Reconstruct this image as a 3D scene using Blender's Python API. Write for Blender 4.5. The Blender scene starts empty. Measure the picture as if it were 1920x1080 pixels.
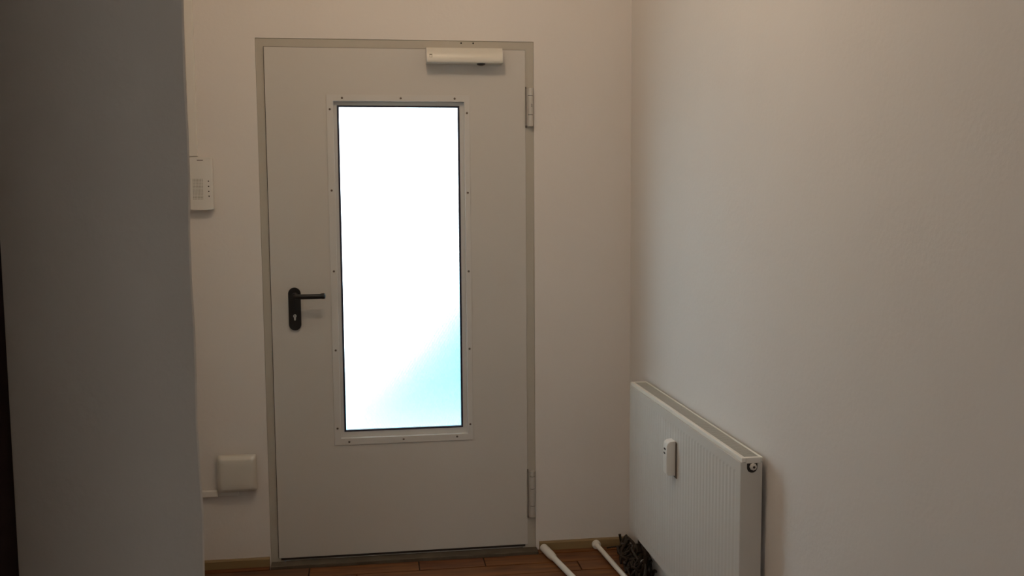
import bpy, bmesh, math, random
from mathutils import Vector, Matrix
random.seed(4)
C = bpy.context.scene.collection
S = bpy.context.scene

# ---------------------------------------------------------------- camera
def camera():
    f, p, y, r = 1847.77, -0.0965, 0.14276, -0.00677
    cam = bpy.data.cameras.new('camera')
    cam.sensor_width = 36.0
    cam.lens = f / 1920 * 36
    cam.clip_start = .02
    o = bpy.data.objects.new('camera', cam)
    C.objects.link(o)
    fwd = Vector((math.sin(y) * math.cos(p), math.cos(y) * math.cos(p), math.sin(p)))
    rt = Vector((math.cos(y), -math.sin(y), 0))
    up = rt.cross(fwd)
    r2 = rt * math.cos(r) + up * math.sin(r)
    u2 = -rt * math.sin(r) + up * math.cos(r)
    m = Matrix((r2, u2, -fwd)).transposed().to_4x4()
    m.translation = (0.40523, -3.80056, 1.43365)
    o.matrix_world = m
    S.camera = o
camera()

# ---------------------------------------------------------------- world and light
SKY = 7.2
w = bpy.data.worlds.new('world')
S.world = w
w.use_nodes = True
bg = w.node_tree.nodes['Background']
bg.inputs[0].default_value = (.80, .91, 1.0, 1)
bg.inputs[1].default_value = SKY

def lamp(name, kind, loc, power, color, **kw):
    l = bpy.data.lights.new(name, kind)
    l.energy = power
    l.color = color
    rot = kw.pop('rot', (0, 0, 0))
    for k, v in kw.items():
        setattr(l, k, v)
    o = bpy.data.objects.new(name, l)
    o.location = loc
    o.rotation_euler = rot
    C.objects.link(o)
    return o
# the vestibule's ceiling lamp (above the picture)
lamp('ceiling_lamp_light', 'POINT', (.5, -1.5, 2.93), 17.0, (1.0, .78, .57), shadow_soft_size=.07)
S.view_settings.view_transform = 'Standard'
S.view_settings.look = 'None'
S.view_settings.gamma = 1
S.view_settings.exposure = 0
S.view_settings.use_curve_mapping = False

# ---------------------------------------------------------------- materials
def nodes(m):
    m.use_nodes = True
    nt = m.node_tree
    return nt, nt.nodes['Principled BSDF']

def mat(name, col, rough=.6, metal=0, spec=.5, noise=None, bump=None):
    """noise=(scale, amount)   bump=(scale, distance, strength)"""
    m = bpy.data.materials.new(name)
    nt, b = nodes(m)
    b.inputs['Base Color'].default_value = (*col, 1)
    b.inputs['Roughness'].default_value = rough
    b.inputs['Metallic'].default_value = metal
    b.inputs['Specular IOR Level'].default_value = spec
    tc = nt.nodes.new('ShaderNodeTexCoord')
    if noise:
        n = nt.nodes.new('ShaderNodeTexNoise')
        n.inputs['Scale'].default_value = noise[0]
        n.inputs['Detail'].default_value = 5
        nt.links.new(tc.outputs['Object'], n.inputs['Vector'])
        mx = nt.nodes.new('ShaderNodeMix')
        mx.data_type = 'RGBA'
        k = noise[1]
        mx.inputs[6].default_value = (*[c * (1 - k) for c in col], 1)
        mx.inputs[7].default_value = (*[min(1, c * (1 + k)) for c in col], 1)
        nt.links.new(n.outputs['Fac'], mx.inputs[0])
        nt.links.new(mx.outputs[2], b.inputs['Base Color'])
    if bump:
        n = nt.nodes.new('ShaderNodeTexNoise')
        n.inputs['Scale'].default_value = bump[0]
        n.inputs['Detail'].default_value = 4
        nt.links.new(tc.outputs['Object'], n.inputs['Vector'])
        bp = nt.nodes.new('ShaderNodeBump')
        bp.inputs['Distance'].default_value = bump[1]
        bp.inputs['Strength'].default_value = bump[2]
        nt.links.new(n.outputs['Fac'], bp.inputs['Height'])
        nt.links.new(bp.outputs['Normal'], b.inputs['Normal'])
    return m

M = {}
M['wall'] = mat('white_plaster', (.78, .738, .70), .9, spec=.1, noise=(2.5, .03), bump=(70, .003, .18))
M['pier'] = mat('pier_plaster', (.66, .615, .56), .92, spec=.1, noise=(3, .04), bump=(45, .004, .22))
M['ceiling'] = mat('ceiling_paint', (.80, .77, .72), .9, spec=.1, noise=(2, .02))
M['steel'] = mat('painted_steel_leaf', (.63, .60, .56), .5, spec=.3, noise=(3, .02), bump=(90, .001, .1))
M['frame'] = mat('painted_steel_frame', (.50, .465, .40), .5, spec=.3, noise=(9, .06), bump=(40, .001, .2))
M['bead'] = mat('glazing_bead_paint', (.65, .63, .60), .42, spec=.35, noise=(6, .02))
M['gasket'] = mat('black_rubber', (.012, .014, .035), .6, noise=(30, .2))
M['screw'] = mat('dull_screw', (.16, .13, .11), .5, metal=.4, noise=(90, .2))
M['black'] = mat('black_plastic', (.010, .008, .008), .42, spec=.4, noise=(40, .15), bump=(300, .0005, .2))
M['chrome'] = mat('brushed_cylinder', (.62, .60, .58), .35, metal=.8, noise=(120, .08))
M['closer'] = mat('closer_silver_paint', (.70, .67, .60), .42, metal=.1, noise=(30, .03))
M['hinge'] = mat('hinge_grey_zinc', (.58, .55, .50), .4, metal=.3, noise=(50, .08))
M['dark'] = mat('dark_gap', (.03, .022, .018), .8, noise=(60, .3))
M['plastic'] = mat('white_plastic', (.78, .75, .70), .4, noise=(8, .02))
M['boxplastic'] = mat('aged_white_plastic', (.68, .64, .57), .35, noise=(8, .03))
M['grille'] = mat('grille_grey', (.36, .33, .28), .5, noise=(60, .1))
M['rad'] = mat('radiator_enamel', (.67, .645, .60), .3, spec=.5, noise=(7, .015))
M['radgrille'] = mat('radiator_grille_enamel', (.50, .48, .43), .4, noise=(40, .05))
M['skirt'] = mat('pine_skirting', (.30, .205, .095), .6, noise=(7, .2), bump=(30, .002, .3))
M['thresh'] = mat('worn_threshold', (.10, .078, .055), .8, noise=(14, .45), bump=(25, .003, .4))
M['brown'] = mat('dark_brown_varnish', (.016, .007, .006), .7, spec=.15, noise=(20, .3), bump=(12, .002, .2))
M['pipe'] = mat('dark_pipe_metal', (.045, .032, .022), .45, metal=.5, noise=(60, .4))
M['brass'] = mat('tarnished_brass', (.13, .085, .04), .4, metal=.7, noise=(50, .3))
M['cable'] = mat('dark_cable_sheath', (.028, .018, .011), .6, noise=(50, .4))
M['rod'] = mat('white_rod_enamel', (.86, .83, .76), .35, noise=(10, .03))
M['outside_wall'] = mat('blue_green_stair_paint', (.06, .36, .40), .8, noise=(3, .04))
M['outside_floor'] = mat('blue_grey_landing_stone', (.30, .52, .56), .8, noise=(12, .06))
M['subfloor'] = mat('subfloor', (.018, .009, .005), .9, noise=(10, .2))

def fill_blind_material():  # added cloth that dims and warms the fill daylight
    m = bpy.data.materials.new('cream_fill_blind_cloth')
    m.use_nodes = True
    nt = m.node_tree
    nt.nodes.clear()
    o = nt.nodes.new('ShaderNodeOutputMaterial')
    t = nt.nodes.new('ShaderNodeBsdfTranslucent')
    t.inputs['Color'].default_value = (.60, .52, .455, 1)
    nt.links.new(t.outputs[0], o.inputs[0])
    return m
M['fill_blind'] = fill_blind_material()

def wood(name, a, b_, seed):
    m = bpy.data.materials.new(name)
    nt, b = nodes(m)
    tc = nt.nodes.new('ShaderNodeTexCoord')
    mp = nt.nodes.new('ShaderNodeMapping')
    mp.inputs['Scale'].default_value = (2.2, 26, 8)
    mp.inputs['Location'].default_value = (seed * 3.1, seed, 0)
    oi = nt.nodes.new('ShaderNodeObjectInfo')
    ad = nt.nodes.new('ShaderNodeVectorMath')
    ad.operation = 'ADD'
    n = nt.nodes.new('ShaderNodeTexNoise')
    n.inputs['Scale'].default_value = 2.0
    n.inputs['Detail'].default_value = 8
    n.inputs['Distortion'].default_value = .8
    cr = nt.nodes.new('ShaderNodeValToRGB')
    cr.color_ramp.elements[0].position = .3
    cr.color_ramp.elements[0].color = (*a, 1)
    cr.color_ramp.elements[1].position = .72
    cr.color_ramp.elements[1].color = (*b_, 1)
    nt.links.new(tc.outputs['Object'], mp.inputs['Vector'])
    nt.links.new(mp.outputs['Vector'], ad.inputs[0])
    nt.links.new(oi.outputs['Location'], ad.inputs[1])
    nt.links.new(ad.outputs[0], n.inputs['Vector'])
    nt.links.new(n.outputs['Fac'], cr.inputs['Fac'])
    nt.links.new(cr.outputs['Color'], b.inputs['Base Color'])
    bp = nt.nodes.new('ShaderNodeBump')
    bp.inputs['Strength'].default_value = .25
    bp.inputs['Distance'].default_value = .002
    nt.links.new(n.outputs['Fac'], bp.inputs['Height'])
    nt.links.new(bp.outputs['Normal'], b.inputs['Normal'])
    b.inputs['Roughness'].default_value = .5
    return m
WOODS = [wood('red_brown_board', (0.081, 0.024, 0.008), (0.205, 0.071, 0.022), 1),
         wood('orange_board', (0.105, 0.034, 0.009), (0.248, 0.093, 0.025), 2),
         wood('dull_brown_board', (0.074, 0.031, 0.015), (0.174, 0.077, 0.034), 3)]

def glass_material():
    m = bpy.data.materials.new('patterned_wired_glass')
    m.use_nodes = True
    nt = m.node_tree
    nt.nodes.clear()
    out = nt.nodes.new('ShaderNodeOutputMaterial')
    tr = nt.nodes.new('ShaderNodeBsdfTranslucent')
    tr.inputs['Color'].default_value = (.95, .98, 1, 1)
    rf = nt.nodes.new('ShaderNodeBsdfRefraction')
    rf.inputs['Roughness'].default_value = .46
    rf.inputs['IOR'].default_value = 1.3
    rf.inputs['Color'].default_value = (.97, 1, 1, 1)
    gl = nt.nodes.new('ShaderNodeBsdfGlossy')
    gl.inputs['Roughness'].default_value = .25
    mx = nt.nodes.new('ShaderNodeMixShader')
    mx.inputs[0].default_value = .91
    m2 = nt.nodes.new('ShaderNodeMixShader')
    m2.inputs[0].default_value = .05
    # staggered dimples, about 1 cm apart
    tc = nt.nodes.new('ShaderNodeTexCoord')
    sp = nt.nodes.new('ShaderNodeSeparateXYZ')
    nt.links.new(tc.outputs['Object'], sp.inputs[0])
    def math_(op, a, b=None):
        n = nt.nodes.new('ShaderNodeMath')
        n.operation = op
        for i, v in enumerate((a, b)):
            if v is None:
                continue
            if isinstance(v, (int, float)):
                n.inputs[i].default_value = v
            else:
                nt.links.new(v, n.inputs[i])
        return n.outputs[0]
    k = 2 * math.pi / .011
    sx = math_('COSINE', math_('MULTIPLY', sp.outputs['X'], k))
    sz = math_('COSINE', math_('MULTIPLY', sp.outputs['Z'], k * .6))
    h = math_('MULTIPLY', sx, sz)
    bp = nt.nodes.new('ShaderNodeBump')
    bp.inputs['Distance'].default_value = .0012
    bp.inputs['Strength'].default_value = .6
    nt.links.new(h, bp.inputs['Height'])
    for s in (tr, rf, gl):
        nt.links.new(bp.outputs['Normal'], s.inputs['Normal'])
    nt.links.new(tr.outputs[0], mx.inputs[1])
    nt.links.new(rf.outputs[0], mx.inputs[2])
    nt.links.new(mx.outputs[0], m2.inputs[1])
    nt.links.new(gl.outputs[0], m2.inputs[2])
    nt.links.new(m2.outputs[0], out.inputs[0])
    return m
M['glass'] = glass_material()

# ---------------------------------------------------------------- helpers
def tag(o, label=None, cat=None, group=None, kind=None):
    if label: o['label'] = label
    if cat: o['category'] = cat
    if group: o['group'] = group
    if kind: o['kind'] = kind
    return o

def obj(name, bm, m, parent=None, bevel=0, smooth=False, segs=2):
    me = bpy.data.meshes.new(name)
    bmesh.ops.recalc_face_normals(bm, faces=bm.faces)
    bm.to_mesh(me)
    bm.free()
    if m: me.materials.append(m)
    o = bpy.data.objects.new(name, me)
    C.objects.link(o)
    if parent is not None:
        o.parent = parent
        o.matrix_parent_inverse = Matrix.Translation(-parent.location) if parent.parent is None else Matrix.Identity(4)
        if parent.parent is not None:
            # grandchildren: geometry is given in world space
            o.matrix_parent_inverse = Matrix.Identity(4)
    if bevel:
        md = o.modifiers.new('bevel', 'BEVEL')
        md.width = bevel
        md.segments = segs
        md.limit_method = 'ANGLE'
        smooth = True
    if smooth:
        for p in me.polygons: p.use_smooth = True
        if not bevel:
            try: me.set_sharp_from_angle(angle=math.radians(35))
            except Exception: pass
        else:
            wn = o.modifiers.new('normals', 'WEIGHTED_NORMAL')
            wn.keep_sharp = True
    return o

def empty(name, loc=(0, 0, 0)):
    o = bpy.data.objects.new(name, None)
    o.location = loc
    o.empty_display_size = .05
    C.objects.link(o)
    return o

def box(bm, x0, x1, y0, y1, z0, z1):
    v = [bm.verts.new((x, y, z)) for x in (x0, x1) for y in (y0, y1) for z in (z0, z1)]
    for f in ((0, 1, 3, 2), (4, 6, 7, 5), (0, 4, 5, 1), (2, 3, 7, 6), (0, 2, 6, 4), (1, 5, 7, 3)):
        bm.faces.new([v[i] for i in f])
    return bm

def B(*a):
    bm = bmesh.new()
    if isinstance(a[0], (tuple, list)):
        for q in a: box(bm, *q)
    else:
        box(bm, *a)
    return bm

def cyl(bm, p0, p1, r0, r1=None, n=20, cap=True):
    r1 = r0 if r1 is None else r1
    p0, p1 = Vector(p0), Vector(p1)
    d = (p1 - p0).normalized()
    a = d.orthogonal().normalized()
    b = d.cross(a)
    A, D = [], []
    for i in range(n):
        t = 2 * math.pi * i / n
        e = a * math.cos(t) + b * math.sin(t)
        A.append(bm.verts.new(p0 + e * r0))
        D.append(bm.verts.new(p1 + e * r1))
    for i in range(n):
        j = (i + 1) % n
        bm.faces.new((A[i], A[j], D[j], D[i]))
    if cap:
        bm.faces.new(A[::-1])
        bm.faces.new(D)
    return bm

def lathe(bm, p0, axis, prof, n=24):
    """prof = [(distance along axis, radius)]"""
    p0 = Vector(p0)
    d = Vector(axis).normalized()
    a = d.orthogonal().normalized()
    b = d.cross(a)
    rings = []
    for t, r in prof:
        rings.append([bm.verts.new(p0 + d * t + (a * math.cos(2 * math.pi * i / n) + b * math.sin(2 * math.pi * i / n)) * r)
                      for i in range(n)])
    for R0, R1 in zip(rings, rings[1:]):
        for i in range(n):
            j = (i + 1) % n
            bm.faces.new((R0[i], R0[j], R1[j], R1[i]))
    bm.faces.new(rings[0][::-1])
    bm.faces.new(rings[-1])
    return bm

def extrude_poly(bm, pts, fn, t0, t1):
    """pts 2D outline; fn(u, v, t) -> 3D"""
    A = [bm.verts.new(fn(u, v, t0)) for u, v in pts]
    D = [bm.verts.new(fn(u, v, t1)) for u, v in pts]
    n = len(pts)
    for i in range(n):
        j = (i + 1) % n
        bm.faces.new((A[i], A[j], D[j], D[i]))
    bm.faces.new(A[::-1])
    bm.faces.new(D)
    return bm

def tube(bm, pts, r, n=8, sub=5):
    """smooth tube through points (Catmull-Rom)"""
    P = [Vector(p) for p in pts]
    Q = []
    for i in range(len(P) - 1):
        a, b, c, d = P[max(i - 1, 0)], P[i], P[i + 1], P[min(i + 2, len(P) - 1)]
        for s in range(sub):
            t = s / sub
            Q.append(.5 * ((2 * b) + (c - a) * t + (2 * a - 5 * b + 4 * c - d) * t * t + (3 * b - a - 3 * c + d) * t ** 3))
    Q.append(P[-1])
    rings = []
    ref = None
    for i, q in enumerate(Q):
        d = (Q[min(i + 1, len(Q) - 1)] - Q[max(i - 1, 0)]).normalized()
        if ref is None: ref = d.orthogonal().normalized()
        a = (ref - d * ref.dot(d)).normalized()
        ref = a
        b = d.cross(a)
        rings.append([bm.verts.new(q + (a * math.cos(2 * math.pi * k / n) + b * math.sin(2 * math.pi * k / n)) * r) for k in range(n)])
    for R0, R1 in zip(rings, rings[1:]):
        for k in range(n):
            j = (k + 1) % n
            bm.faces.new((R0[k], R0[j], R1[j], R1[k]))
    bm.faces.new(rings[0][::-1])
    bm.faces.new(rings[-1])
    return bm

def ring(bm, o, i, y0, y1):
    """rectangular ring in the XZ plane: o, i = (x0, x1, z0, z1)"""
    def rect(q, y): return [bm.verts.new((x, y, z)) for x, z in ((q[0], q[2]), (q[1], q[2]), (q[1], q[3]), (q[0], q[3]))]
    a, b, c, d = rect(o, y0), rect(i, y0), rect(o, y1), rect(i, y1)
    for k in range(4):
        j = (k + 1) % 4
        bm.faces.new((a[k], a[j], b[j], b[k]))
        bm.faces.new((c[k], c[j], d[j], d[k]))
        bm.faces.new((a[k], a[j], c[j], c[k]))
        bm.faces.new((b[k], b[j], d[j], d[k]))
    return bm

# ---------------------------------------------------------------- the room
COR = 1.4275          # right wall
CEIL = 3.08
PY = -2.1            # face of the pier
PX = .111            # its edge
LX = -.33            # left end of the door wall
FX1, FZ = 1.0413, 2.0086

def struct(name, bm, m, label, **kw):
    return tag(obj(name, bm, m, **kw), label, kind='structure')

struct('wall_back', B((-.8, 0, 0, .24, -.1, CEIL + .1), (FX1, COR + .3, 0, .24, -.1, CEIL + .1),
                      (0, FX1, 0, .24, FZ, CEIL + .1)), M['wall'],
       'white plastered wall around the steel door')
struct('wall_right', B(COR, COR + .25, -7.2, 0, -.1, CEIL + .1), M['wall'],
       'long white plastered wall behind the radiator')

ANG = .0112
def swing(o):
    """the right wall is not quite square to the door wall"""
    piv = Vector((COR, 0, 0))
    o.matrix_world = Matrix.Translation(piv) @ Matrix.Rotation(ANG, 4, 'Z') @ Matrix.Translation(-piv) @ Matrix.Translation(o.location)
swing(bpy.data.objects['wall_right'])

# pier: its near face looks at the camera, its reveal splays back to the door wall
def pier():
    bm = bmesh.new()
    edge = []
    N = 40
    pts_top = []
    rows = []
    # slightly wavy plaster arris
    for k in range(N + 1):
        z = -.1 + (CEIL + .2) * k / N
        dx = .0016 * math.sin(k * 1.7) + .0012 * math.sin(k * .61 + 1)
        if z > 1.95: dx -= (z - 1.95) * .01
        rows.append([bm.verts.new(p) for p in ((PX + dx - .0028, PY, z), (PX + dx, PY + .0022, z), (PX + dx - .0042, PY + .022, z),
                                               (LX, 0, z), (-.8, 0, z), (-.8, PY, z))])
    for a, b in zip(rows, rows[1:]):
        for i in range(6):
            j = (i + 1) % 6
            bm.faces.new((a[i], a[j], b[j], b[i]))
    bm.faces.new(rows[0][::-1])
    bm.faces.new(rows[-1])
    return bm
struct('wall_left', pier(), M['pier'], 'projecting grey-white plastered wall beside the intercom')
struct('wall_side', B(-2.2, -1.95, -7.2, PY, -.1, CEIL + .1), M['wall'], 'plastered side wall of the near room')
struct('wall_side', B(-2.2, -.8, PY, PY + .2, -.1, CEIL + .1), M['wall'], 'plastered wall continuing the projecting pier')
struct('wall_front', B((-2.2, -1.4, -7.2, -7, -.1, CEIL + .1), (.0, COR + .15, -7.2, -7, -.1, CEIL + .1),
                       (-1.4, .0, -7.2, -7, -.1, .9), (-1.4, .0, -7.2, -7, 2.45, CEIL + .1)), M['wall'],
       'plastered wall with an added window opening behind the viewer')
struct('ceiling', B(-2.2, COR + .25, -7.2, .2, CEIL, CEIL + .15), M['ceiling'], 'white ceiling of the vestibule')

# floor: boards run parallel to the door wall
floor = struct('floor', B(-2.2, COR + .25, -7.2, .24, -.12, -.02), M['subfloor'], 'red-brown wooden board floor')
def plank(x0, x1, y0, y1, k):
    h = random.uniform(-.0008, .0008)
    bm = B(0, x1 - x0, 0, y1 - y0, -.02 + .0004, h)
    g = random.Random(k)
    o = obj('plank', bm, WOODS[g.choice((0, 1, 0, 2, 1))], None)
    o.location = (x0, y0, 0)
    o.parent = floor
    return o
PW = .096
gap = .0052
y = -.048
row = 0
n = 0
while y > -5.4:
    y0 = max(y - PW, -5.5)
    left = -1.95 if y < PY else max(LX + (PX - LX) * (-y) / 2.1 + .02, LX)
    if row == 0: cuts = [left, .150, .568, .822, COR]
    elif row == 1: cuts = [left, .33, 1.18, COR]
    elif row == 2: cuts = [left, .72, COR]
    elif row == 3: cuts = [left, .98, COR]
    else:
        cuts = [left]
        c = left + random.uniform(.3, 1.1)
        while c < COR - .25:
            cuts.append(c)
            c += random.uniform(.7, 1.2)
        cuts.append(COR)
    for a, b in zip(cuts, cuts[1:]):
        if b - a > .03:
            plank(a + gap / 2, b - gap / 2, y0 + gap / 2, y - gap / 2, n)
            n += 1
    y -= PW
    row += 1
# narrow boards beside the threshold, up against the door wall
for a, b in ((LX + .02, -.004), (FX1 + .006, COR)):
    plank(a, b, -.048 + gap / 2, -.001, n)
    n += 1

# threshold
struct('trim_1', B(.002, FX1 + .003, -.047, .09, -.018, .0115), M['thresh'], 'worn dark threshold strip under the steel door', bevel=.003)

# skirting
def skirting(name, x0, x1, label):
    bm = bmesh.new()
    prof = [(0, 0), (.014, 0), (.014, .030), (.011, .035), (0, .035)]
    extrude_poly(bm, prof, lambda u, v, t: (t, -u, v), x0, x1)
    return struct(name, bm, M['skirt'], label)
skirting('baseboard_left', LX + .005, -.004, 'low pine skirting board left of the steel door')
skirting('baseboard_right', FX1 + .014, COR - .002, 'low pine skirting board right of the steel door')

# ---------------------------------------------------------------- door frame (steel) set in the opening
bm = bmesh.new()
LX0, LX1, LB, LT = .0306, 1.0086, .0257, 1.9761
# three-sided frame profile
out = [(0, 0), (0, FZ), (FX1, FZ), (FX1, 0)]
inn = [(.050, 0), (.050, FZ - .052), (FX1 - .053, FZ - .052), (FX1 - .053, 0)]
yo = .003
def U(bm, A, Bq, y0, y1):
    va = [[bm.verts.new((x, yy, z)) for x, z in A] for yy in (y0, y1)]
    vb = [[bm.verts.new((x, yy, z)) for x, z in Bq] for yy in (y0, y1)]
    for k in range(3):
        for s in (0, 1):
            bm.faces.new((va[s][k], va[s][k + 1], vb[s][k + 1], vb[s][k]))
        bm.faces.new((va[0][k], va[0][k + 1], va[1][k + 1], va[1][k]))
        bm.faces.new((vb[0][k], vb[0][k + 1], vb[1][k + 1], vb[1][k]))
    for k in (0, 3):
        bm.faces.new((va[0][k], vb[0][k], vb[1][k], va[1][k]))
U(bm, out, inn, yo, .12)
fr = struct('trim_2', bm, M['frame'], 'grey-beige painted steel frame around the door', bevel=.0015)
obj('rebate_gap_shade', B((LX0 - .0014, LX0 + .0006, -.0006, yo + .001, LB, LT + .0004), (LX0 - .0014, LX1, .0004, yo + .001, LT, LT + .0010)), M['dark'], fr)  # dark strips painted in for the shadow line at the leaf edge
for x in (.763, .809):
    bm = bmesh.new()
    cyl(bm, (x, yo + .002, 2.0), (x, yo - .0012, 2.0), .0032, n=12)
    obj('screw_hole', bm, M['dark'], fr)
# plaster arris along the frame (slightly raised lip)
# ---------------------------------------------------------------- door leaf
door = empty('door_1', (FX1 - .02, .0, .012))
tag(door, 'grey-white steel door with a tall patterned glass pane and a black lever handle', kind='structure')
VO = (.2537, .7920, .4646, 1.8035)     # glazing plate, outer
VI = (.2790, .7715, .4905, 1.7795)     # plate, inner
GI = (.2985, .7475, .5190, 1.7590)     # visible glass
YL = -.001                             # leaf face
bm = bmesh.new()
ring(bm, (LX0, LX1, LB, LT), (VI[0] - .004, VI[1] + .004, VI[2] - .004, VI[3] + .004), YL, YL + .004)
ring(bm, (LX0 + .026, LX1 - .022, LB - .0130, LT - .024), (VI[0] - .004, VI[1] + .004, VI[2] - .004, VI[3] + .004), YL + .004, YL + .062)
obj('leaf', bm, M['steel'], door, bevel=.0012)

obj('bottom_gap_shade', B(LX0 + .008, LX1 - .010, YL + .0015, YL + .0036, .0175, LB + .0005), M['dark'], door)  # dark strip standing in for the shade below the leaf
vf = obj('glazing_frame', ring(bmesh.new(), VO, VI, YL - .0035, YL - .0001), M['bead'], door, bevel=.0008)
bead = bmesh.new()
# recess walls then an inner flat bead
ring(bead, (VI[0] - .0035, VI[1] + .0035, VI[2] - .0035, VI[3] + .0035), (VI[0], VI[1], VI[2], VI[3]), YL - .0001, YL + .0145)
ring(bead, (VI[0] - .0035, VI[1] + .0035, VI[2] - .0035, VI[3] + .0035), (GI[0] - .0063, GI[1] + .0063, GI[2] - .0057, GI[3] + .0057), YL + .0145, YL + .022)
obj('inner_bead', bead, M['bead'], vf)
obj('gasket', ring(bmesh.new(), (GI[0] - .0068, GI[1] + .0068, GI[2] - .0062, GI[3] + .0062), (GI[0] + .0004, GI[1] - .0004, GI[2] + .0004, GI[3] - .0004), YL + .0125, YL + .024), M['gasket'], vf)
bm = B(GI[0] - .003, GI[1] + .003, YL + .0240, YL + .0300, GI[2] - .003, GI[3] + .003)
obj('glass_pane', bm, M['glass'], door)
SC = [(.312, 1.791), (.531, 1.791), (.735, 1.791), (.266, 1.749), (.7815, 1.737), (.266, 1.446), (.7815, 1.434),
      (.267, 1.140), (.7815, 1.131), (.2665, .836), (.7815, .827), (.2665, .531), (.7815, .527),
      (.310, .4765), (.520, .4785), (.729, .480)]
bm = bmesh.new()
lathe(bm, (0, 0, 0), (0, -1, 0), [(-.0005, .0042), (.0008, .0042), (.0022, .0026), (.0026, .0008)], 10)
sc = obj('screw', bm, M['screw'], None)
for k, (x, z) in enumerate(SC):
    o = sc if k == 0 else sc.copy()
    if k: C.objects.link(o)
    o.parent = vf
    o.matrix_parent_inverse = Matrix.Identity(4)
    base = vf.matrix_parent_inverse @ Matrix.Identity(4)
    o.location = (x, YL - .0035, z)

# --- handle
def stadium(x, z0, z1, r, n=14):
    pts = []
    for i in range(n + 1):
        t = math.pi * i / n
        pts.append((x + r * math.cos(t), z1 - r + r * math.sin(t)))
    for i in range(n + 1):
        t = math.pi + math.pi * i / n
        pts.append((x + r * math.cos(t), z0 + r + r * math.sin(t)))
    return pts
bm = bmesh.new()
extrude_poly(bm, stadium(.1175, .9175, 1.0815, .0232), lambda u, v, t: (u, t, v), YL + .0001, YL - .0095)
hp = obj('handle_plate', bm, M['black'], door, bevel=.003, segs=3)
bm = bmesh.new()
lathe(bm, (.119, YL - .0090, 1.0515), (0, -1, 0), [(0, .0125), (.004, .0125), (.006, .0105), (.048, .0105)], 20)
# lever: bend then a slightly flattened bar
tube(bm, [(.119, YL - .030, 1.0515), (.119, YL - .046, 1.0513), (.124, YL - .054, 1.0510), (.140, YL - .0565, 1.0507),
          (.180, YL - .0565, 1.0505), (.215, YL - .0565, 1.0508), (.228, YL - .056, 1.0515)], .0098, 14, 6)
lathe(bm, (.228, YL - .056, 1.0515), (1, 0, 0), [(-.012, .0096), (-.004, .0112), (.003, .0112), (.006, .0090), (.0075, .004)], 16)
obj('lever', bm, M['black'], hp, smooth=True)
# euro cylinder: round head with a tapering stem
pts = []
for i in range(15):
    t = math.radians(-50 + 280 * i / 14)
    pts.append((.1175 + .0062 * math.cos(t), .9735 + .0062 * math.sin(t)))
pts += [(.1145, .9590)] + [(.1145 + .003 * (1 - math.cos(a)) , .9590 - .003 * math.sin(a)) for a in (math.pi * .25, math.pi * .5, math.pi * .75)] + [(.1205, .9590)]
bm = bmesh.new()
extrude_poly(bm, pts, lambda u, v, t: (u, t, v), YL - .009, YL - .0125)
lc = obj('lock_cylinder', bm, M['chrome'], hp, smooth=True)
bm = B(.1168, .1182, YL - .0130, YL - .0120, .9690, .9775)
box(bm, .1155, .1172, YL - .0130, YL - .0120, .9765, .9785)
key = obj('keyway', bm, M['dark'], hp)

# --- door closer, a body with a curved face, its arm missing
def closer():
    x0, x1 = .6300, .9130
    zb, zt, dep = 1.9190, 1.9780, .058
    prof = [(0, zb), (dep - .006, zb), (dep - .0015, zb + .0015), (dep, zb + .006)]
    for i in range(1, 13):
        t = i / 12
        prof.append((dep - .020 * t ** 2.4, zb + .006 + (zt - .004 - zb - .006) * t))
    prof += [(dep - .024, zt - .0008), (dep - .030, zt), (0, zt)]
    bm = bmesh.new()
    extrude_poly(bm, prof, lambda u, v, t: (t, YL - u, v), x0, x1)
    c = obj('door_closer', bm, M['closer'], door, smooth=True)
    # end caps, a little darker and proud
    cap = bmesh.new()
    s = [(u * 1.0 + (.0008 if u > .01 else 0), v) for u, v in prof]
    extrude_poly(cap, s, lambda u, v, t: (t, YL - u, v), x0 - .0022, x0)
    obj('end_cap', cap, M['bead'], c)
    cap = bmesh.new()
    extrude_poly(cap, s, lambda u, v, t: (t, YL - u, v), x1, x1 + .0022)
    obj('end_cap', cap, M['bead'], c)
    # spindle stub for the missing arm
    k = bmesh.new()
    lathe(k, (.834, YL - .034, zb + .001), (0, 0, -1), [(0, .0165), (.003, .0165), (.0065, .0125), (.008, .006)], 20)
    tag(obj('spindle', k, M['black'], c, smooth=True), 'black spindle stub under the closer')
    # small embossed square near the left end
    e = bmesh.new()
    ring(e, (.6385, .6490, 1.9385, 1.9500), (.6398, .6477, 1.9398, 1.9487), YL - dep - .0006, YL - dep + .004)
    obj('embossed_square', e, M['radgrille'], c)
closer()

# --- hinges
def hinge(cuts, zt, zb, shade_top):
    x, y, r = 1.0265, -.010, .0118
    root = bmesh.new()
    # leaf-side and frame-side flaps
    box(root, LX1 - .004, 1.024, YL - .003, YL + .008, zb + .004, zt - .004)
    box(root, 1.028, FX1 - .002, yo - .004, yo + .002, zb + .004, zt - .004)
    h = obj('hinge', root, M['hinge'], door)
    obj('hinge_gap', B(LX1 - .0002, LX1 + .0026, YL - .004, YL + .006, zb - .004, zt + .004), M['dark'], h)
    zs = [zt] + cuts + [zb]
    for a, b in zip(zs, zs[1:]):
        k = bmesh.new()
        lathe(k, (x, y, b + .0008), (0, 0, 1), [(0, r - .001), (.001, r), (a - b - .0026, r), (a - b - .0016, r - .001)], 20)
        obj('knuckle', k, M['hinge'], h, smooth=True)
    for c in cuts:
        k = bmesh.new()
        cyl(k, (x, y, c - .0014), (x, y, c + .0014), r - .0025, n=16)
        obj('washer', k, M['dark'], h)
    return h, (x, y, r)
h1, (hx, hy, hr) = hinge([1.803, 1.731], 1.834, 1.686, 0)
hinge([.307, .257, .187], .330, .140, 0)
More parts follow.
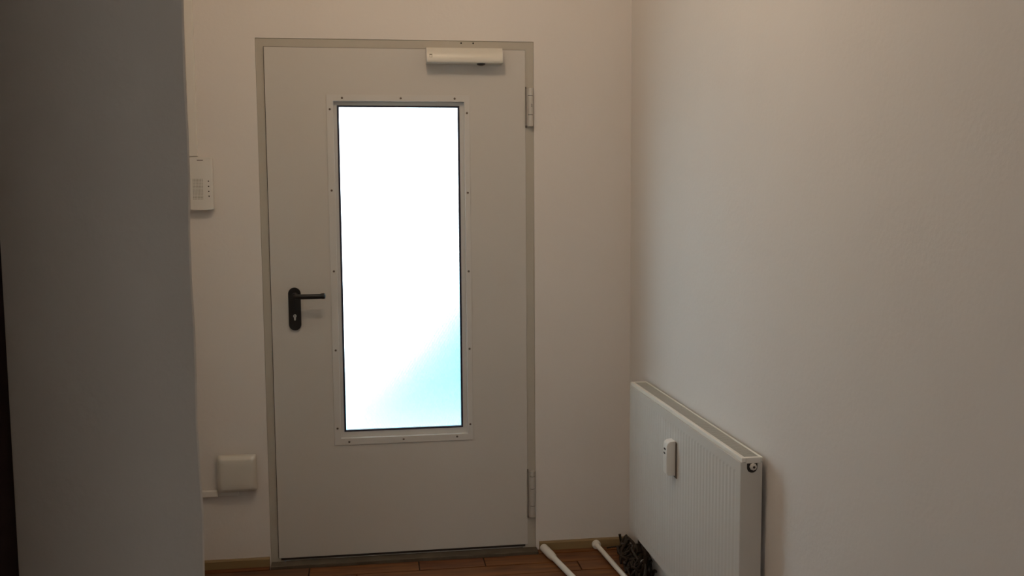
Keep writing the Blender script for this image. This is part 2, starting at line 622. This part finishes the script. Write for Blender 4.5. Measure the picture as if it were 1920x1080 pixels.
# tiny numeral stamped on the upper hinge: 2
txt = bpy.data.curves.new('hinge_numeral', 'FONT')
txt.body = '2'
txt.size = .014
txt.extrude = .0006
txt.align_x = 'CENTER'
to = bpy.data.objects.new('hinge_numeral', txt)
C.objects.link(to)
dg = bpy.context.evaluated_depsgraph_get()
me = bpy.data.meshes.new_from_object(to.evaluated_get(dg))
bpy.data.objects.remove(to)
num = bpy.data.objects.new('stamped_numeral', me)
me.materials.clear(); me.materials.append(M['dark'])
C.objects.link(num)
num.parent = h1
num.location = (hx + .003, hy - hr - .0001, 1.762)
num.rotation_euler = (math.radians(90), 0, 0)

# ---------------------------------------------------------------- outside the door: landing and painted stair wall
struct('trim_3', B(-3, 4, .24, 5, -.2, -.02), M['outside_floor'], 'blue-grey landing floor outside the door')
struct('trim_4', extrude_poly(bmesh.new(), [(.05, -.02), (1.02, 1.04), (1.70, 2.1), (4, 2.1), (4, -.02)], lambda u, v, t: (u, t, v), 2.3, 2.5), M['outside_wall'], 'blue-green painted stair parapet outside the door')

# ---------------------------------------------------------------- unseen window added to fill the near room with daylight
wn = empty('fill_window_1', (-.75, -7.08, .9))
tag(wn, 'added white window behind the viewer, giving fill light', kind='structure')
bm = ring(bmesh.new(), (-1.4, .0, .9, 2.45), (-1.34, -.06, .96, 2.39), -7.14, -7.08)
box(bm, -.72, -.68, -7.14, -7.08, .96, 2.39)
obj('fill_window_frame', bm, M['plastic'], wn)
bm = bmesh.new()
bm.faces.new([bm.verts.new(p) for p in ((-1.42, -6.993, .86), (.02, -6.993, .86), (.02, -6.993, 2.48), (-1.42, -6.993, 2.48))])
obj('fill_roller_blind', bm, M['fill_blind'], wn)  # added to soften and warm the daylight coming in here
obj('fill_blind_roller', cyl(bmesh.new(), (-1.43, -6.975, 2.50), (.03, -6.975, 2.50), .022), M['plastic'], wn, smooth=True)

# dark brown door leaf standing open at the left end of the pier
d2 = empty('door_2', (-.21, PY, 0))
tag(d2, 'dark brown wooden door edge at the left border of the picture', kind='structure')
obj('leaf', B(-.2285, -.1865, PY - .80, PY - .004, .012, 2.02), M['brown'], d2, bevel=.002)
obj('lever', lathe(bmesh.new(), (-.1865, PY - .74, 1.05), (1, 0, 0), [(0, .024), (.006, .024), (.008, .010), (.045, .010), (.052, .013), (.058, .008)], 16), M['hinge'], d2, smooth=True)

# ---------------------------------------------------------------- intercom
def rbox(bm_name, x0, x1, yb, yf, z0, z1, m, parent, bev, segs=4):
    return obj(bm_name, B(x0, x1, yf, yb, z0, z1), m, parent, bevel=bev, segs=segs)
ic = empty('intercom', (-.203, 0, 1.379))
tag(ic, 'white wall intercom with speaker grille and four small dark marks left of the door', 'intercom')
def curved_body():
    # front view: concave lower edge; side: shallow dome
    x0, x1, z0, z1 = -.2475, -.1640, 1.3790, 1.5720
    bm = bmesh.new()
    pts = []
    n = 14
    for i in range(n + 1):
        t = i / n
        pts.append((x0 + (x1 - x0) * t, z0 - .004 * math.sin(math.pi * t) * 0 + .0 - .0035 * (2 * t - 1) ** 2 * -1 - .0035))
    pts += [(x1, z1 - .012), (x1 - .002, z1 - .005), (x1 - .006, z1 - .001), (x1 - .012, z1), (x0 + .012, z1), (x0 + .006, z1 - .001), (x0 + .002, z1 - .005), (x0, z1 - .012)]
    extrude_poly(bm, pts, lambda u, v, t: (u, t, v), 0, -.032)
    return bm
body = obj('housing', curved_body(), M['plastic'], ic, bevel=.004, segs=3)
# speaker slots
bm = bmesh.new()
gx0, gx1, gz0, gz1 = -.2330, -.2010, 1.4180, 1.4900
for i in range(7):
    for j in range(15):
        cx = gx0 + (gx1 - gx0) * i / 6
        cz = gz0 + (gz1 - gz0) * j / 14
        box(bm, cx - .0017, cx + .0017, -.0324, -.0315, cz - .0013, cz + .0013)
g = obj('speaker_grille', bm, M['grille'], ic)
for z in (1.483, 1.464, 1.4455):
    obj('button_mark', cyl(bmesh.new(), (-.1785, -.0315, z), (-.1785, -.0328, z), .0023, n=12), M['dark'], ic)
bm = bmesh.new()
extrude_poly(bm, [(-.1808, 1.4300), (-.1752, 1.4300), (-.1765, 1.4265), (-.1780, 1.4235), (-.1795, 1.4265)], lambda u, v, t: (u, t, v), -.0315, -.0328)
tag(obj('button_mark', bm, M['dark'], ic), 'pointed lowest mark')
obj('emblem', B(-.2170, -.1955, -.0325, -.0315, 1.5585, 1.5610), M['screw'], ic)

# cable trunking above the intercom
t = obj('cable_trunking', B(-.248, -.2165, -.014, 0, 1.5745, CEIL), M['plastic'], None, bevel=.002)
tag(t, 'narrow vertical white cable trunking rising from the intercom', 'trunking')

# junction box and its trunking
jb = empty('junction_box', (-.112, 0, .303))
tag(jb, 'square off-white wall box with rounded corners low beside the door', 'junction box')
obj('base', B(-.186, -.042, -.020, 0, .306, .446), M['boxplastic'], jb, bevel=.008, segs=4)
bm = bmesh.new()
# domed cover
def loop(ins, y):
    x0, x1, z0, z1 = -.188 + ins, -.040 - ins, .304 + ins, .448 - ins
    r = max(.014 - ins * .3, .004)
    pts = []
    for cx, cz, a0 in ((x1 - r, z1 - r, 0), (x0 + r, z1 - r, 90), (x0 + r, z0 + r, 180), (x1 - r, z0 + r, 270)):
        for i in range(6):
            a = math.radians(a0 + 90 * i / 5)
            pts.append(bm.verts.new((cx + r * math.cos(a), y, cz + r * math.sin(a))))
    return pts
L = [loop(0, -.018), loop(.001, -.025), loop(.005, -.031), loop(.013, -.0385), loop(.018, -.0405), loop(.040, -.041)]
for a, b in zip(L, L[1:]):
    for i in range(len(a)):
        j = (i + 1) % len(a)
        bm.faces.new((a[i], a[j], b[j], b[i]))
bm.faces.new(L[-1])
bm.faces.new(L[0][::-1])
obj('cover', bm, M['boxplastic'], jb, smooth=True)
t = obj('cable_trunking', B((-.30, -.1885, -.018, 0, .286, .311), (-.1885, -.112, -.016, 0, .2865, .3035)), M['plastic'], None, bevel=.003)
tag(t, 'short horizontal white cable trunking running left from the low wall box', 'trunking')

# ---------------------------------------------------------------- radiator
RX, RYF, RYN, RZT, RZB = 1.3535, -.270, -1.3466, .7273, .161
RB = 1.4150
rad = empty('radiator', (RX + .03, (RYF + RYN) / 2, RZB))
tag(rad, 'white ribbed panel radiator with a grille top on the right wall', 'radiator')
def ribbed(x, sgn, ztop, zbot):
    """vertical ribs pressed into a sheet; returns a thick sheet"""
    bm = bmesh.new()
    pitch = .0262
    ys = []
    m0 = .030
    L = RYF - RYN
    ys.append((0, 0))
    ys.append((m0 - .006, 0))
    k = m0
    while k + pitch < L - m0 + .001:
        for a, d in ((0, 0), (.006, 1), (.0125, 1), (.0185, 0)):
            ys.append((k + a, d))
        k += pitch
    ys.append((L - m0 + .004, 0))
    ys.append((L, 0))
    zs = [(ztop, 0), (ztop - .028, 0), (ztop - .036, 1), (zbot + .034, 1), (zbot + .026, 0), (zbot, 0)]
    dep = .0014
    grid = []
    for z, e in zs:
        grid.append([bm.verts.new((x + sgn * dep * e * d, RYN + q, z)) for q, d in ys])
    for a, b in zip(grid, grid[1:]):
        for i in range(len(a) - 1):
            bm.faces.new((a[i], a[i + 1], b[i + 1], b[i]))
    # close into a slab
    xb = x + sgn * .009
    back = [bm.verts.new((xb, yy, zz)) for yy, zz in ((RYN, ztop), (RYF, ztop), (RYF, zbot), (RYN, zbot))]
    bm.faces.new(back)
    bm.faces.new(grid[0] + [back[1], back[0]])
    bm.faces.new(grid[-1][::-1] + [back[3], back[2]])
    bm.faces.new([g[0] for g in grid] + [back[3], back[0]])
    bm.faces.new([g[-1] for g in grid][::-1] + [back[1], back[2]])
    return bm
obj('front_panel', ribbed(RX, 1, RZT - .0135, RZB), M['rad'], rad)
obj('back_panel', ribbed(RB, -1, RZT - .016, RZB + .004), M['rad'], rad)
# convector fins between the sheets
bm = bmesh.new()
k = RYN + .03
while k < RYF - .03:
    box(bm, RX + .0095, RB - .0095, k, k + .0008, RZB + .05, RZT - .05)
    k += .017
tag(obj('convector_fins', bm, M['rad'], rad), kind='stuff')
# top cover: frame, front lip and slats
bm = bmesh.new()
x0, x1 = RX + .0030, RB + .001
yn, yf_ = RYN - .003, RYF + .003
box(bm, x0, x0 + .0115, yn, yf_, RZT - .013, RZT)
box(bm, x1 - .006, x1, yn, yf_, RZT - .013, RZT)
box(bm, x0 + .0115, x1 - .006, yn, yn + .012, RZT - .016, RZT)
box(bm, x0 + .0115, x1 - .006, yf_ - .012, yf_, RZT - .013, RZT)
tc_ = obj('top_cover', bm, M['rod'], rad, bevel=.0015)  # paler than the panels: the lip highlight is put into the colour
bm = bmesh.new()
k = yn + .014
while k < yf_ - .014:
    box(bm, x0 + .0110, x1 - .0055, k, k + .0052, RZT - .006, RZT - .0022)
    k += .0085
box(bm, (x0 + x1) / 2 - .001, (x0 + x1) / 2 + .005, yn + .010, yf_ - .010, RZT - .008, RZT - .0055)
tag(obj('grille_slats', bm, M['radgrille'], tc_), kind='stuff')
# side covers with a notch for the plug
def side(y0, y1, notch):
    bm = bmesh.new()
    xa, xb = RX + .0005, RB - .0005
    zt, zb = RZT - .0140, RZB + .001
    pts = [(xa, zb), (xb, zb), (xb, zt)]
    if notch:
        cx, cz, r = (xa + xb) / 2 + .002, zt - .013, .0150
        pts.append((cx + r, zt))
        for i in range(13):
            t = -math.pi * i / 12
            pts.append((cx + r * math.cos(t), cz + r * math.sin(t)))
        pts.append((cx - r, zt))
    pts.append((xa, zt))
    extrude_poly(bm, pts, lambda u, v, t: (u, t, v), y0, y1)
    return bm
obj('side_cover', side(RYN - .0022, RYN + .0005, True), M['rad'], rad)
obj('side_cover', side(RYF - .0005, RYF + .0022, False), M['rad'], rad)
cx = (RX + RB) / 2 + .002
cz = RZT - .0262
obj('port_recess', cyl(bmesh.new(), (cx, RYN + .020, cz), (cx, RYN + .0012, cz), .0165, n=20), M['dark'], rad)
bm = bmesh.new()
lathe(bm, (cx + .002, RYN + .012, cz + .001), (0, -1, 0), [(0, .0085), (.012, .0085), (.014, .0100), (.019, .0095), (.0205, .0055), (.0215, .0048)], 8)
pl = obj('air_plug', bm, M['rad'], rad)
obj('plug_socket', cyl(bmesh.new(), (cx + .002, RYN - .0090, cz + .001), (cx + .002, RYN - .0101, cz + .001), .0034, n=10), M['dark'], pl)
# brackets to the wall
for yy in (RYF - .16, RYN + .16):
    obj('wall_bracket', B(RB - .004, COR, yy - .015, yy + .015, RZB + .05, RZT - .06), M['hinge'], rad)

# heat meter clipped to the front
hm = empty('heat_meter', (RX - .001, -.795, .525))
tag(hm, 'small white heat meter clipped on the front of the radiator', 'heat meter')
bm = bmesh.new()
prof = [(0, 0), (-.026, .002), (-.030, .010), (-.031, .060), (-.030, .098), (-.027, .108), (-.018, .114), (0, .115)]
extrude_poly(bm, prof, lambda u, v, t: (RX - .001 + u, t, .523 + v), -.812, -.772)
obj('housing', bm, M['plastic'], hm, bevel=.003, segs=3)
obj('plate_with_shade', B(RX - .0015, RX + .0038, -.823, -.768, .517, .633), M['screw'], hm)  # plate darkened and widened to stand in for the meter's side shadow
for k, z in enumerate((.610, .596)):
    bm = B(RX - .0328, RX - .0305, -.8015 + k * .004, -.7855 + k * .002, z - .0028, z + .0022)
    obj('display_mark', bm, M['dark'], hm)

swing(rad)
swing(hm)

# ---------------------------------------------------------------- dark cables and stubs under the radiator
cb = empty('pipework', (1.385, -.25, 0))
tag(cb, 'dark tangle of pipes, valves and cables on the floor below the radiator', 'pipework')
rnd = random.Random(11)
def wire(pts, r, m='cable', name='cable'):
    bm = bmesh.new()
    tube(bm, pts, r, 7, 5)
    return obj(name, bm, M[m], cb, smooth=True)
VALVE = [(0, .011), (.012, .011), (.014, .017), (.034, .017), (.036, .013), (.056, .013), (.058, .010), (.066, .010)]
for vy in (-.336, -.388):
    v = obj('valve', lathe(bmesh.new(), (1.388, vy, .158), (0, 0, -1), VALVE, 12), M['pipe'], cb, smooth=True)
    obj('union_nut', lathe(bmesh.new(), (1.388, vy, .150), (0, 0, -1), [(0, .014), (.002, .0165), (.011, .0165), (.013, .014)], 6), M['brass'], v)
obj('valve', lathe(bmesh.new(), (1.388, -.36, .118), (-1, 0, 0), [(-.02, .013), (.010, .013), (.012, .018), (.030, .018), (.032, .012), (.040, .012)], 12), M['pipe'], cb, smooth=True)
wire([(1.388, -.336, .10), (1.388, -.330, .06), (1.386, -.30, .020), (1.386, -.24, .012), (1.392, -.14, .012), (1.400, -.05, .012)], .0085, 'pipe', 'supply_pipe')
wire([(1.388, -.388, .10), (1.386, -.38, .06), (1.376, -.35, .020), (1.366, -.28, .012), (1.366, -.18, .012), (1.376, -.10, .014), (1.384, -.05, .012)], .0085, 'pipe', 'return_pipe')
tag(obj('pipe_cap', lathe(bmesh.new(), (1.392, -.350, .052), (-.3, -.5, .8), [(0, .012), (.016, .012), (.019, .008)], 14), M['hinge'], cb, smooth=True), 'pale grey pipe cap')
wire([(1.322, -.052, .010), (1.345, -.060, .016), (1.372, -.068, .020), (1.41, -.10, .03)], .0032)
wire([(1.376, -.062, .004), (1.378, -.062, .03), (1.373, -.058, .066)], .0055, 'pipe', 'pipe_stub')
wire([(1.374, -.075, .030), (1.386, -.10, .066), (1.398, -.15, .068), (1.408, -.20, .050)], .0062)
wire([(1.366, -.08, .006), (1.366, -.12, .045), (1.372, -.17, .062), (1.385, -.22, .075), (1.40, -.28, .060)], .0055)
wire([(1.420, -.16, .115), (1.416, -.19, .100), (1.408, -.25, .085), (1.400, -.31, .070)], .0060, 'pipe', 'pipe_stub')
for k in range(26):
    x0 = rnd.uniform(1.350, 1.412)
    y0 = rnd.uniform(-.08, -.30)
    pts = [(x0, y0, rnd.uniform(.006, .05))]
    for j in range(5):
        x0 = min(max(x0 + rnd.uniform(-.030, .030), 1.335 if y0 < -.2 else 1.352), 1.420)
        y0 = max(y0 - rnd.uniform(-.012, .055), -.46)
        pts.append((x0, y0, rnd.uniform(.006, .085 if x0 > 1.37 else .04)))
    wire(pts, rnd.uniform(.0028, .0062))

# ---------------------------------------------------------------- two white rods on the floor
def rod(name, label, a, b, r, cap):
    root = empty(name, (a[0], a[1], 0))
    tag(root, label, 'rod', 'white rods on the floor')
    A, Bv = Vector(a), Vector(b)
    d = (Bv - A).normalized()
    L = (Bv - A).length
    t = bmesh.new()
    cyl(t, A + d * .01, Bv, r, n=20)
    obj('tube', t, M['rod'], root, smooth=True)
    c = bmesh.new()
    lathe(c, A, d, cap, 20)
    obj('end_sleeve' if len(cap) > 5 else 'end_knob', c, M['rod'], root, smooth=True)
    c = bmesh.new()
    lathe(c, Bv + d * .004, -d, [(0, r * .8), (.002, r * 1.2), (.016, r * 1.2), (.017, r)], 20)
    obj('end_cap', c, M['rod'], root, smooth=True)
    return root
rod('floor_rod', 'white rod with a thick sleeve end, on the floor by the door frame',
    (1.0680, -.022, .0170), (1.260, -1.15, .0125), .0112,
    [(0, .010), (.003, .0148), (.008, .0165), (.090, .0165), (.112, .0150), (.124, .0114)])
rod('floor_rod', 'white rod with a round knob end, on the floor nearer the radiator',
    (1.2830, -.020, .0185), (1.376, -1.10, .0100), .0095,
    [(0, .013), (.004, .0175), (.016, .0175), (.022, .010)])
